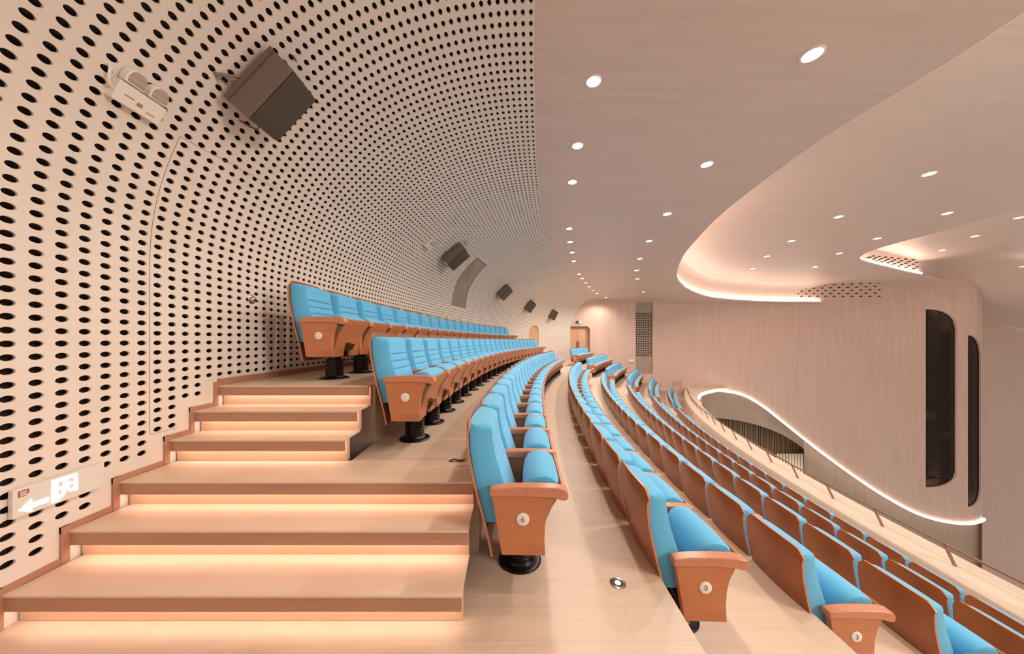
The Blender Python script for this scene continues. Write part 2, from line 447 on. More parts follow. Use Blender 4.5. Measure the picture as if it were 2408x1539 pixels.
OPEN = {'door_1': round_open(1334.5, 1387.5, 768, 850, 8), 'panel': round_open(1495, 1535, 711.5, 880, .01),
        'window_2': arc_open(2177, 2250, 728, 772, 1147, 1112), 'window_3': arc_open(2276, 2307, 789, 835, 1193, 1150)}
LED2 = [(1655, 919.5), (1680, 917.5), (1700, 918.5), (1725, 922.5), (1750, 930), (1775, 943.5), (1800, 960), (1825, 980), (1850, 1000), (1900, 1040), (1950, 1078), (2000, 1114), (2050, 1148), (2100, 1178), (2150, 1204), (2200, 1221), (2250, 1229.5), (2285, 1229), (2305, 1223), (2314, 1217)]
LX = np.array([p[0] for p in LED2]); LY = np.array([p[1] for p in LED2])
def ybot(x): return 985.0 if x < 1650 else 914.0 if x < 1700 else float(np.interp(x, LX, LY))
xs = list(np.linspace(1293, 2309.6, 150)); xs[-1] = 2310
for k, (a, b, t, bo) in OPEN.items(): xs += list(np.linspace(a, b, 17))
xs += [1649.9, 1650, 1699.9, 1700]; xs = sorted(set(round(x, 3) for x in xs))
mb = MB(); TOPZ = 8.5
def ztop(x): return TOPZ
for a, b in zip(xs[:-1], xs[1:]):
    mid = (a+b)/2; op = [o for o in OPEN.values() if o[0] < mid < o[1]]
    A, B = wp(a, ybot(a)), wp(b, ybot(b))
    At, Bt = Vector((A.x, A.y, TOPZ)), Vector((B.x, B.y, TOPZ))
    if not op: mb.add([A, B, Bt, At], [(0, 1, 2, 3)])
    else:
        _, _, t, bo = op[0]
        mb.add([wp(a, t(a)), wp(b, t(b)), Bt, At], [(0, 1, 2, 3)])
        if bo(mid) < ybot(mid): mb.add([A, B, wp(b, bo(b)), wp(a, bo(a))], [(0, 1, 2, 3)])
# the rounded corner turning away towards the stage
P = [wp(2310, 700)]+[Vector((x, y, 0)) for x, y in ((34.75, 23.3), (34.9, 24), (34.9, 26.5))]
for a, b in zip(P[:-1], P[1:]):
    mb.add([(a.x, a.y, -18), (b.x, b.y, -18), (b.x, b.y, TOPZ), (a.x, a.y, TOPZ)], [(0, 1, 2, 3)])
# reveals of every opening
DEPTH = {'door_1': .22, 'panel': .1, 'window_2': .16, 'window_3': .16}
def loop_of(k, n=16):
    a, b, t, bo = OPEN[k]; X = np.linspace(a, b, n+1)
    return [(x, t(x)) for x in X]+[(x, bo(x)) for x in X[::-1]]
def deeper(p, d): return Vector((p.x, p.y+d, p.z))
for k in OPEN:
    Lp = [wp(*p) for p in loop_of(k)]; Lp.append(Lp[0])
    mb.strip(Lp, [deeper(p, DEPTH[k]) for p in Lp])
mb.build('wall_end', M['plaster'], kind='structure')
# windows: glass, dark room behind with dim floors and a stair
for k, seed in (('window_2', 1), ('window_3', 2)):
    L0 = [deeper(wp(*p), .14) for p in loop_of(k)]
    fr = MB(); Lo = [deeper(wp(*p), .10) for p in loop_of(k)]; ctr = sum(Lo, Vector())/len(Lo)
    Li = [ctr+(p-ctr)*Vector((1, 1, 1)) for p in Lo]
    Li = [Vector((ctr.x+(p.x-ctr.x)*.95, ctr.y+(p.y-ctr.y)*.95, ctr.z+(p.z-ctr.z)*.99)) for p in Lo]
    c = lambda L: L+[L[0]]
    fr.strip(c(Lo), c(Li)); fr.strip(c(Li), c([deeper(p, .06) for p in Li]))
    fo = fr.build(k, M['glassdark'], kind='structure')
    a, b, t, bo = OPEN[k]; X0, X1 = wp(a, 800).x-.3, wp(b, 800).x+.3; Yb = wp((a+b)/2, 800).y+1.2
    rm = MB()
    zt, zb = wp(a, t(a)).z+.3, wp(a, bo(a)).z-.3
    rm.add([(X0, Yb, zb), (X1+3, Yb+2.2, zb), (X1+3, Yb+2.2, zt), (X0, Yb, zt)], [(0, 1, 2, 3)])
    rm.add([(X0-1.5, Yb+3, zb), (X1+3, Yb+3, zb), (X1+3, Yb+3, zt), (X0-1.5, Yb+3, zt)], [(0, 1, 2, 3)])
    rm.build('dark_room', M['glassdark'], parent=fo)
    fl = MB(); rnd = random.Random(seed)
    for q in range(9):
        z = zb+.6+(zt-zb)*q/9.0
        fl.box((X0, Yb-.25, z), (X1+.2, Yb+.25, z+.05+.5*(q == 3)))
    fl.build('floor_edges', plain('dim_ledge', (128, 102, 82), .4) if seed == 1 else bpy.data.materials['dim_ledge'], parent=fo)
    g = MB(); n = len(L0); ct = sum(L0, Vector())/n
    g.add(L0+[ct], [(i, (i+1) % n, n) for i in range(n)])
    gl, nt, bs = new_mat('window_glazing') if seed == 1 else (bpy.data.materials['window_glazing'], None, None)
    if seed == 1:
        bs.inputs['Base Color'].default_value = (.25, .2, .17, 1); bs.inputs['Roughness'].default_value = .03
        bs.inputs['Transmission Weight'].default_value = .9; bs.inputs['IOR'].default_value = 1.03; bs.inputs['Specular IOR Level'].default_value = .1
    g.build('pane', gl, parent=fo)
# door 1: frame, two leaves with handles
Lp = [deeper(wp(*p), .22) for p in loop_of('door_1')]
m = MB(); n = len(Lp); ct = sum(Lp, Vector())/n; m.add(Lp+[ct], [(i, (i+1) % n, n) for i in range(n)])
d1 = m.build('door_1', M['trim'], kind='structure')
def dpt(x, y, d): return deeper(wp(x, y), d)
for a, b in ((1340.5, 1358.9), (1359.5, 1377.5)):
    m = MB(); q = [dpt(a, 775, .20), dpt(b, 775, .20), dpt(b, 850, .20), dpt(a, 850, .20)]
    q2 = [p+Vector((0, -.05, 0)) for p in q]
    m.add(q+q2, [(0, 1, 2, 3), (7, 6, 5, 4), (0, 4, 5, 1), (1, 5, 6, 2), (2, 6, 7, 3), (3, 7, 4, 0)])
    lf = m.build('door_leaf', M['door'], parent=d1)
    hx = b-2.0 if a < 1350 else a+2.0
    h = MB(); h.tube([dpt(hx, 803, .09), dpt(hx, 821, .09)], .022, 8); h.build('handle', M['black'], parent=lf)
# acoustic strip with rows of square sound holes
m = MB(); q = [dpt(1495, 711.5, .1), dpt(1535, 711.5, .1), dpt(1535, 880, .1), dpt(1495, 880, .1)]
m.add(q, [(0, 1, 2, 3)])
for r in range(19):
    for c in range(7):
        x = 1497.5+c*5.55+(.8 if r % 2 else 0); y = 738+r*5.45
        a = dpt(x, y, .085); w, h = .052, .045
        m.box((a.x-w, a.y-.012, a.z-h), (a.x+w, a.y, a.z+h), 1)
tag(m.build('acoustic_panel', [M['greydark'], M['void']]), 'tall grey strip with rows of small square sound holes on the end wall', 'wall panel')
# sound-hole bands high on the end wall under both cove openings
m = MB()
def ell(p, w, h, mi=0):
    vs = [(p.x+w*math.cos(t), p.y-.012, p.z+h*math.sin(t)) for t in np.linspace(0, 2*math.pi, 11)[:-1]]
    vs2 = [(x, y+.04, z) for x, y, z in vs]
    k = len(vs); m.add(vs+vs2, [tuple(range(k))]+[(i, (i+1) % k, k+(i+1) % k, k+i) for i in range(k)], mi)
for r in range(6):
    xs_ = 1775+(r % 2)*7; n = 0
    while xs_ < 2074:
        t = (xs_-1775)/300.0
        yt = 672-14*t; yb = 697.5; y = yt+(yb-yt)*r/5.0
        if not (xs_ < 1778 and r == 0): ell(wp(xs_, y), .09+.05*t, .045)
        xs_ += 16+7*t
m.build('wall_sound_holes', M['void'], kind='structure')
m = MB()
for r in range(5):
    xs_ = 2030+(r % 2)*5
    while xs_ < 2166:
        t = (xs_-2030)/136.0; Yf = float(np.interp(xs_, [2018, 2040, 2100, 2166], [17.3, 18.1, 19.5, 21.2]))
        yt = 600+13*t; yb = 613+22*t
        if xs_ < 2045: yt = 606; 
        y = yt+(yb-yt)*r/4.0; X = (xs_-CX)/F*(Yf+.05); p = Vector((X, Yf+.05, EYE-(y-HY)*(Yf+.05)/F))
        ell(p, .07+.05*t, .04); xs_ += 12+8*t
m.build('recess_sound_holes', M['void'], kind='structure')
# the far stage wall
m = MB(); m.add([(34.7, 25.5, -20), (52, 27, -20), (52, 27, 9), (34.7, 25.5, 9)], [(0, 1, 2, 3)]); m.build('wall_stage', M['plaster'], kind='structure')
# LED line on the lower lip of the end wall
pts = [wp(x, y, .02) for x, y in zip(np.linspace(1655, 2310, 90), np.interp(np.linspace(1655, 2310, 90), LX, LY))]
dense_ = catmull([(x, y) for x, y in LED2[2:]], 6)
PZ = -2.2
nose = [(11.2+.02, 18.6), (11.6, 19.6), (12.15, 20.6), (13.0, 21.7), (13.9, 22.6), (14.7, 23.2), (15.6, 23.85)]
nosec = catmull(nose, 6)
ledpts = [Vector((x+.09, y-.03, PZ-.075)) for x, y in nosec[10:-3]] + [wp(min(x, 2309.5), y+1, .08) for x, y in dense_[4:]]
led_strip('led_strip', ledpts, .08, 'long S-curved glowing line sweeping down the lower edge of the end wall', 'led_soft')
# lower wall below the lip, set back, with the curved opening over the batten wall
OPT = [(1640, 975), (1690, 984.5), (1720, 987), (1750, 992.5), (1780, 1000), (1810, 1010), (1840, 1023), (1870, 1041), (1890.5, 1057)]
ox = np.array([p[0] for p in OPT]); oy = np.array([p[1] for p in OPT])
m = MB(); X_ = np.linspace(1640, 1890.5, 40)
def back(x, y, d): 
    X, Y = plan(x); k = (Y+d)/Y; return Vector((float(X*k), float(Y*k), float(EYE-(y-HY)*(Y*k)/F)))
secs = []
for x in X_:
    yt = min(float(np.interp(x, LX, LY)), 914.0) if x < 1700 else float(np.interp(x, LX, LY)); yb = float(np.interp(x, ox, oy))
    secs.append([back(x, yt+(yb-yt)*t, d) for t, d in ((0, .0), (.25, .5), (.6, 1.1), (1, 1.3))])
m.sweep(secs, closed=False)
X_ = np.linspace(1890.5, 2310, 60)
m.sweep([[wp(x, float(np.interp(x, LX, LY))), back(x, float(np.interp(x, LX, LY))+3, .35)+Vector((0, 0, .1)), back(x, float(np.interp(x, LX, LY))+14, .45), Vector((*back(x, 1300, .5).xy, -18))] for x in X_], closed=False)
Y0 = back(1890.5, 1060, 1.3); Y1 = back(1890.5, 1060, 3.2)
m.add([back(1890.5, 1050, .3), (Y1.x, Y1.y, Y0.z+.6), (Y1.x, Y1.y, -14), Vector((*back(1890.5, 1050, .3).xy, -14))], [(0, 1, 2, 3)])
m.build('wall_lower', M['plaster_shaded'], smooth=True, ang=40, kind='structure')
m = MB(); A_, B_ = back(1640, 980, 3.0), back(1892, 1060, 3.0)
nb = 60
for i in range(nb):
    t0, t1 = i/nb, (i+.55)/nb
    a = A_.lerp(B_, t0); b = A_.lerp(B_, t1); dd = .05+.03*(i % 3)
    m.box((a.x, a.y-dd, -12), (b.x, a.y+.2, 0))
m.add([(A_.x-2, A_.y+.1, -12), (B_.x+.3, B_.y+.1, -12), (B_.x+.3, B_.y+.1, 0), (A_.x-2, A_.y+.1, 0)], [(0, 1, 2, 3)])
tag(m.build('batten_wall', M['batten']), 'brown vertical batten cladding seen beneath the curved end wall', 'wall cladding')
sc = empty('slatted_screen', back(1858, 1112, 2.6), label='row of pale upright slats glowing below the batten cladding', cat='screen')
base = sc.location.copy()
for i in range(9):
    x = 1829+i*7.1; a = back(x, 1088, 2.6)-base; hz = (1112-1066)*a_y/F/2 if False else .85
    m = MB(); m.box((a.x-.07, a.y-.05, a.z-1.3), (a.x+.07, a.y+.05, a.z+.75)); m.build('slat', M['slat'], parent=sc)

# ---------------------------------------------------------------- floors in tiers
m = MB(); YS = np.linspace(-3, 24.2, 90)
def rise_x(key, Y):
    if key == 'B': return circ(Y, -1.26, ROWS['A'][1], ROWS['A'][2])
    X0, Y0, R, _ = ROWS[key]; return circ(Y, X0+.02 if key == 6 else X0+.07, Y0, R)
ordr = ['A', 'B', 6, 7, 8, 9, 10, 11]
def tier(xl, xr, z, ya, yb, zl):
    Y = np.unique(np.concatenate([[ya, yb], YS[(YS > ya) & (YS < yb)]]))
    m.strip([(float(xl(y)), y, z) for y in Y], [(float(xr(y)), y, z) for y in Y])
    m.strip([(float(xl(y)), y, z) for y in Y], [(float(xl(y)), y, zl) for y in Y])
lw = lambda y: w_base(y)-.03
# the seating terraces A and B stop short of the far side door
for key, xl, nxt, z, ya, yb in (('A', lw, 'B', 1.05, STEP_Y[5]+.10, 15.8), ('B', lambda y: rise_x('B', y), 6, .525, STEP_Y[2]+.10, 15.8)):
    Y = np.unique(np.concatenate([[ya, yb], YS[(YS > ya) & (YS < yb)]]))
    R_ = [(float(rise_x(nxt, y)), y, z) for y in Y]
    m.strip([(float(xl(y)), y, z) for y in Y], R_)
    zz = .525 if key == 'A' else 0.0
    m.strip(R_, [(p[0], p[1], zz) for p in R_])
    m.add([(float(xl(yb)), yb, z), (float(rise_x(nxt, yb)), yb, z), (float(rise_x(nxt, yb)), yb, 0), (float(xl(yb)), yb, 0)], [(0, 1, 2, 3)])
    m.add([(float(rise_x(nxt, ya)), ya, z), (float(xl(ya)), ya, z), (float(xl(ya)), ya, 0), (float(rise_x(nxt, ya)), ya, 0)], [(0, 1, 2, 3)])
def full(xl, xr, z, znext):
    L_ = [(float(xl(y)), y, z) for y in YS]; R_ = [(float(xr(y)), y, z) for y in YS]
    m.strip(L_, R_); m.strip(R_, [(p[0], p[1], znext) for p in R_])
full(lw, lambda y: rise_x(7, y), 0.0, -.47)
for i in range(3, 8):
    k = ordr[i]; z = ROWS[k][3]
    if k != 11: full(lambda y, k=k: rise_x(k, y), lambda y, k=ordr[i+1 if i < 7 else i]: rise_x(k, y), z, ROWS[ordr[i+1]][3])
    else:
        L_ = [(float(rise_x(11, y)), y, z) for y in YS]; R_ = [(float(circ(y, 7.0, 1.4, 42.)), y, z) for y in YS]; m.strip(L_, R_)
m.build('floor', M['floor'], kind='structure')
# half steps in the two aisles
hs = [(7, 0, -.47), (8, -.47, -1.03), (9, -1.03, -1.55), (10, -1.55, -2.1), (11, -2.1, -2.72)]
far_no = 0
for near in (True, False):
    for k, z0, z1 in hs:
        if near: ya, yb = -1.2, {7: 1.5, 8: 1.6, 9: 1.8, 10: 2.0, 11: 2.2}[k]
        else: ya, yb = 15.1, 16.15
        if k in (10, 11) and near: continue
        mm = MB(); zz = (z0+z1)/2
        Y = np.linspace(ya, yb, 8)
        secs = [[(float(rise_x(k, y))+.001, y, z1), (float(rise_x(k, y))+.001, y, zz), (float(rise_x(k, y))+.30, y, zz), (float(rise_x(k, y))+.30, y, z1)] for y in Y]
        mm.sweep(secs, closed=True)
        nm = {7: 'fourth', 8: 'fifth', 9: 'sixth', 10: 'seventh', 11: 'front'}[k]
        tag(mm.build('aisle_step', M['tread']), f'pale wooden half step in the {"near" if near else "far cross"} aisle leading down to the {nm} row', 'step')

# ---------------------------------------------------------------- lit staircase
st = empty('staircase', (-1.3, 1.6, 0), label='pale maple staircase with glowing recessed risers climbing beside the perforated wall', cat='stairs')
off = Vector((1.3, -1.6, 0))
def sbox(lo, hi, name, mat, **kw):
    m = MB(); m.box(Vector(lo)+off, Vector(hi)+off); return m.build(name, M[mat], parent=st, bevel=.003, **kw)
for k in range(6):
    z = STEP_H*(k+1); y = STEP_Y[k]; y2 = STEP_Y[k+1]+.06 if k < 5 else y+.3
    xr = -.252 if k < 3 else -1.262
    xl = float(w_base(y))+.012
    if k == 2: y2 = y+.36
    t_ = sbox((xl, y-.006, z-.012), (xr, y2, z+.0015), 'tread', 'tread')
    m = MB(); m.box(Vector((xl, y, z-.085))+off, Vector((xr-.001, y+.012, z-.012))+off); m.build('nosing', M['fascia'], parent=t_)
    sbox((xl, y+.05, z-STEP_H+.0005), (xr-.004, y+.09, z-.012), 'riser', 'riser')
    m = MB(); m.box(Vector((xl+.03, y+.020, z-.066))+off, Vector((xr-.03, y+.038, z-.060))+off)
    m.build('step_light', M['stepled'], parent=st)
# stepped skirting following the stairs on the wall
m = MB(); W = .036
def skirt(y0, y1, za, zb, off1=.01):
    Y = np.linspace(y0, y1, 3)
    m.sweep([[(float(w_base(y))-.002, y, za), (float(w_base(y))+off1, y, za), (float(w_base(y))+off1, y, zb), (float(w_base(y))-.002, y, zb)] for y in Y])
ed = [1.0]+STEP_Y
for k in range(7):
    za = STEP_H*k; ya = ed[k]; yb2 = ed[k+1]-W if k < 6 else None
    if k < 6: skirt(ya-(W if k else 0), ed[k+1]-W+.0, za, za+W); skirt(ed[k+1]-W, ed[k+1]+.001, za, za+STEP_H+W, .013)
m.build('trim_1', M['trim'], kind='structure')
m = MB(); Y = np.linspace(STEP_Y[5], 15.8, 40)
m.sweep([[(float(w_base(y))-.002, y, 1.05), (float(w_base(y))+.012, y, 1.05), (float(w_base(y))+.012, y, 1.11), (float(w_base(y))-.002, y, 1.11)] for y in Y])
m.build('baseboard_left', M['trim'], kind='structure')

# ---------------------------------------------------------------- balcony parapet with handrail
def wcirc(y, X0): return float(circ(y, X0, 1.4, 42.))
inn = [(wcirc(y, 6.64), y) for y in np.linspace(-1, 24.6, 50)]
out_ = [(wcirc(y, 7.38), y) for y in np.linspace(-1, 17.6, 34)]+[tuple(p) for p in nosec]+[(17.2, 24.6)]
def resample(P, n):
    P = np.array(P); d = np.concatenate([[0], np.cumsum(np.hypot(*np.diff(P, axis=0).T))]); t = np.linspace(0, d[-1], n)
    return np.stack([np.interp(t, d, P[:, 0]), np.interp(t, d, P[:, 1])], -1)
I_, O_ = resample(inn, 90), resample(out_, 90)
m = MB()
secs = []
for (a, b), (c, d) in zip(I_, O_):
    u = Vector((c-a, d-b, 0)).normalized()*.03; kf = float(np.interp(d, [16.5, 19.5], [1, .05]))
    secs.append([(a, b, -2.72), (a, b, PZ-.03), (a+u.x, b+u.y, PZ), (c-u.x, d-u.y, PZ), (c, d, PZ-.03), (c, d, PZ-.14), (c-u.x*3, d-u.y*3, PZ-.2), (c-u.x*2, d-u.y*2, PZ-.2-1.2*kf), (c-u.x*(20-14*(1-kf)), d-u.y*(20-14*(1-kf)), PZ-.21-1.69*kf)])
m.sweep(secs, closed=False)
tag(m.build('balcony_parapet', M['parapet'], smooth=True, ang=50), 'broad curved cream parapet between the front row and the balcony edge', 'parapet')
hr = empty('handrail', (7.2, 4, PZ), label='slim bronze handrail on slanted posts along the cream parapet', cat='handrail')
off = -Vector((7.2, 4, PZ))
dpost = 1.09; y = 5.09-3*dpost; topp = []
ang_steps = []
while y < 22.6:
    x = wcirc(y, 7.0); sl = slope(y, 1.4, 42.); n = Vector((1, -sl, 0)).normalized()
    b_ = Vector((x, y, PZ)); t_ = b_-n*.15+Vector((0, 0, .34)); topp.append(t_)
    m = MB(); s_ = Vector((sl, 1, 0)).normalized()*.012; q = n*.02
    m.sweep([[b_+off+s_+q, b_+off+s_-q, b_+off-s_-q, b_+off-s_+q], [t_+off+s_+q, t_+off+s_-q, t_+off-s_-q, t_+off-s_+q]])
    m.build('post', M['rail'], parent=hr)
    y += dpost/math.sqrt(1+sl*sl)
m = MB(); m.tube([tuple(p+off+Vector((0, 0, .01))) for p in catmull([tuple(t) for t in topp], 4).tolist() and [Vector(p) for p in catmull([tuple(t) for t in topp], 4)]], .021, 8)
m.build('rail', M['rail'], parent=hr, smooth=True)
# ---------------------------------------------------------------- the seat
PITCH = .585
def seat_parts():
    P = {}
    # back shell: bent veneer, rounded top corners
    prof = [(.20, -.165), (.30, -.185), (.42, -.215), (.55, -.25), (.68, -.28), (.80, -.302), (.90, -.308), (.96, -.304), (1.0, -.296)]
    m = MB(); us = np.linspace(-1, 1, 13); outer = []; inner = []
    HW = .273
    for z, x in prof:
        ro, ri = [], []
        for u in us:
            zz = z
            if z > .9: zz = z-(.045*max(0, abs(u)-.82)/.18*((z-.9)/.1))-.012*u*u*(z-.9)/.1
            bul = .022*(1-u*u)
            ro.append((x-bul, u*HW, zz)); ri.append((x-bul+.014, u*HW, zz))
        outer.append(ro); inner.append(ri)
    n = len(us); k = len(prof)
    vs = [p for r in outer for p in r]+[p for r in inner for p in r]; fs = []
    for j in range(k-1):
        for i in range(n-1):
            fs.append((j*n+i, (j+1)*n+i, (j+1)*n+i+1, j*n+i+1)); o = k*n
            fs.append((o+j*n+i, o+j*n+i+1, o+(j+1)*n+i+1, o+(j+1)*n+i))
    o = k*n
    nf = len(fs)
    for i in range(n-1):
        fs.append((i, i+1, o+i+1, o+i)); fs.append(((k-1)*n+i+1, (k-1)*n+i, o+(k-1)*n+i, o+(k-1)*n+i+1))
    for j in range(k-1):
        fs.append(((j+1)*n, j*n, o+j*n, o+(j+1)*n)); fs.append((j*n+n-1, (j+1)*n+n-1, o+(j+1)*n+n-1, o+j*n+n-1))
    m.add(vs, fs); m.m = [0]*nf+[1]*(len(fs)-nf); P['shell'] = m
    # back cushion
    m = MB(); zs = sorted(list(np.linspace(.385, .957, 30))+[z0+d for z0 in (.80, .735, .67) for d in (-.012, -.007, -.003, 0, .003, .007, .012)]); us = np.linspace(-1, 1, 15); HW = .248
    front = lambda z: float(np.interp(z, [.38, .5, .62, .75, .87, .97], [-.020, -.060, -.100, -.142, -.163, -.168]))
    backx = lambda z: float(np.interp(z, [.38, .55, .68, .8, .9, .97], [-.197, -.24, -.27, -.29, -.296, -.292]))
    F_, Bk = [], []
    for z in zs:
        g = sum(math.exp(-((z-z0)/.006)**2) for z0 in (.80, .735, .67))
        tz = min((z-.385)/.03, (.957-z)/.04, 1.0); ez = 1-math.sqrt(max(0, 1-(1-max(0, tz))**2)) if tz < 1 else 0
        rf, rb = [], []
        for u in us:
            a = abs(u); ex = 0 if a < .8 else 1-math.sqrt(max(0, 1-((a-.8)/.2)**2))
            th = front(z)-backx(z); x = front(z)-.055*ex-.05*ez-.018*g*(1 if a < .84 else 0)+.012*(1-u*u)
            rf.append((x, u*HW, z)); rb.append((backx(z)-.018*(1-u*u)+.002, u*HW, z))
        F_.append(rf); Bk.append(rb)
    n = len(us); k = len(zs); o = k*n
    vs = [p for r in F_ for p in r]+[p for r in Bk for p in r]; fs = []
    for j in range(k-1):
        for i in range(n-1):
            fs.append((j*n+i, j*n+i+1, (j+1)*n+i+1, (j+1)*n+i)); fs.append((o+j*n+i, o+(j+1)*n+i, o+(j+1)*n+i+1, o+j*n+i+1))
        fs.append((j*n, (j+1)*n, o+(j+1)*n, o+j*n)); fs.append(((j+1)*n+n-1, j*n+n-1, o+j*n+n-1, o+(j+1)*n+n-1))
    for i in range(n-1):
        fs.append((i+1, i, o+i, o+i+1)); fs.append(((k-1)*n+i, (k-1)*n+i+1, o+(k-1)*n+i+1, o+(k-1)*n+i))
    m.add(vs, fs); P['cushion'] = m
    # tipped-up seat pad: rounded wedge
    sec = [(.035, .33), (.015, .42), (.02, .52), (.034, .59), (.062, .635), (.11, .657), (.16, .659), (.205, .644), (.236, .615), (.226, .58), (.168, .48), (.13, .38), (.095, .31)]
    m = MB(); secs = []
    cxs, czs = .13, .48
    for y, kf in ((-.235, .72), (-.228, .88), (-.205, .97), (-.15, 1.0), (0, 1.015), (.15, 1.0), (.205, .97), (.228, .88), (.235, .72)):
        secs.append([(cxs+(x-cxs)*kf, y, czs+(z-czs)*(.5+.5*kf) if kf < 1 else czs+(z-czs)*kf) for x, z in sec])
    m.sweep(secs); P['pad'] = m
    # moulded wooden underside with a central notch
    m = MB()
    def und(y0, y1, low):
        s = [(.245, .612), (.262, .606), (.25, .57), (.188, .475), (.152, .39), (.134, .31), (.124, .235)] if not low else [(.245, .612), (.262, .606), (.25, .57), (.188, .475), (.154, .395), (.148, .375)]
        s2 = [(x-.022, z-.002) for x, z in s][::-1]
        m.prism([(x, z) for x, z in s+s2[:-1]], 'y', y0, y1)
    und(-.245, -.06, False); und(-.06, .06, True); und(.06, .245, False)
    P['under'] = m
    # dark seat frame / hinge and pedestal
    m = MB(); m.box((-.07, -.262, .225), (.075, .262, .262)); m.prism([(.02, .262), (.16, .30), (.19, .36), (.0, .40)], 'y', -.055, .055); P['frame'] = m
    m = MB(); hp = [(.02, .30), (.12, .235), (.130, .31), (.146, .39), (.178, .475), (.215, .535), (.03, .535), (.005, .45)]
    m.prism(hp, 'y', -.006, .006); P['hinge'] = m
    m = MB(); pr = [(.141, 0), (.141, .007), (.132, .014), (.118, .017), (.1, .02), (.094, .028)]
    for i in range(6):
        z = .034+i*.026; pr += [(.087, z), (.087, z+.014), (.082, z+.018), (.082, z+.022)]
    pr += [(.086, .192), (.086, .2), (.058, .205), (.058, .226)]
    m.lathe(pr, n=28); P['pedestal'] = m
    # side panel, armrest
    sp = [(-.10, .24), (.146, .24), (.142, .34), (.147, .42), (.163, .49), (.19, .545), (.20, .572), (-.155, .572)]
    m = MB(); m.prism(sp, 'y', -.024, .024); P['panel'] = m
    ar = [(-.168, .568), (-.14, .57), (.05, .572), (.19, .568), (.235, .556), (.26, .554), (.274, .566), (.276, .59), (.262, .617), (.20, .627), (.08, .630), (-.06, .625), (-.165, .612)]
    m = MB(); m.prism(ar, 'y', -.034, .034); P['arm'] = m
    m = MB(); m.lathe([(.036, 0), (.036, .004), (.031, .0065)], n=28, axis='y')
    m.v = [(x, -y, z) for x, y, z in m.v]; m.f = [f[::-1] for f in m.f]; P['plate'] = m
    return P
PP = seat_parts(); ME = {}
def me_of(key, name, mat, smooth=True, ang=40):
    if key not in ME:
        o = PP[key].build(name, mat, smooth=smooth, ang=ang); ME[key] = o.data; bpy.data.objects.remove(o)
    return ME[key]
for key, name, mat in (('shell', 'back_shell', [M['backwood'], M['armwood']]), ('cushion', 'back_cushion', M['blue']), ('pad', 'seat_pad', M['blue']), ('under', 'seat_underside', M['wood']),
                       ('frame', 'seat_frame', M['darksteel']), ('pedestal', 'pedestal', M['black']), ('hinge', 'hinge_plate', M['hinge']), ('panel', 'side_panel', M['wood']), ('arm', 'armrest', M['armwood']), ('plate', 'number_plate', M['plate'])):
    me_of(key, name, mat)
def link(name, me, parent, loc=(0, 0, 0), bevel=0):
    o = bpy.data.objects.new(name, me); C.objects.link(o); o.parent = parent; o.location = loc
    if bevel:
        b = o.modifiers.new('bevel', 'BEVEL'); b.width = bevel; b.segments = 2; b.limit_method = 'ANGLE'
    return o
def side(parent, y, near=True):
    p = link('side_panel', ME['panel'], parent, (0, y, 0), .004 if near else 0)
    link('armrest', ME['arm'], p, (0, 0, 0), .007 if near else 0); return p
def make_seat(near=True):
    r = empty('auditorium_seat')
    s = link('back_shell', ME['shell'], r); link('back_cushion', ME['cushion'], r)
    link('seat_pad', ME['pad'], r); link('seat_underside', ME['under'], r)
    link('seat_frame', ME['frame'], r); link('hinge_plate', ME['hinge'], r, (0, -.254, 0)); link('hinge_plate', ME['hinge'], r, (0, .254, 0)); link('pedestal', ME['pedestal'], r)
    side(r, -PITCH/2, near); return r
proto = make_seat()
def font_to_mesh(t, parent, loc, rot=(0, 0, 0)):
    bpy.context.view_layer.update()
    me = bpy.data.meshes.new_from_object(t); nm = t.name.split('.')[0]; bpy.data.objects.remove(t)
    me.materials.clear(); me.materials.append(M['ink'])
    o = bpy.data.objects.new(nm, me); C.objects.link(o); o.parent = parent; o.location = loc; o.rotation_euler = rot; return o
def digit(parent, ch, y):
    cu = bpy.data.curves.new('row_number', 'FONT'); cu.body = ch; cu.size = .042; cu.extrude = .0006
    cu.align_x = 'CENTER'; cu.align_y = 'CENTER'; cu.materials.append(M['ink'])
    t = bpy.data.objects.new('row_number', cu); C.objects.link(t)
    return font_to_mesh(t, parent, (0, -.0072, 0), (math.pi/2, 0, 0))
def plate(seat, y, ch=None):
    p = link('number_plate', ME['plate'], seat, (.02, y-.0238, .445)); 
    if ch: digit(p, ch, y)
    return p
FULL = {'A': 'back row by the perforated wall', 'B': 'second row from the back', 6: 'third row from the back', 7: 'fourth row from the back',
        8: 'fifth row from the back', 9: 'sixth row from the back', 10: 'row behind the front row', 11: 'front row behind the parapet'}
BLK = [('A', 3.03, 15.1, 'near', None), ('B', 2.68, 15.5, 'near', None), (6, 1.80, 14.1, 'near', '6'), (7, 1.91, 14.6, 'near', '0'),
       (8, 2.19, 15.0, 'near', '3'), (9, 2.36, 15.0, 'near', None), (10, 1.98, 15.0, 'near', None), (11, 2.82, 15.0, 'near', None),
       (6, 17.8, 22.0, 'far', None), (7, 16.5, 21.8, 'far', None), (8, 16.7, 22.2, 'far', None), (9, 16.4, 22.6, 'far', None), (10, 16.4, 22.6, 'far', None), (11, 16.5, 22.2, 'far', None)]
first = True
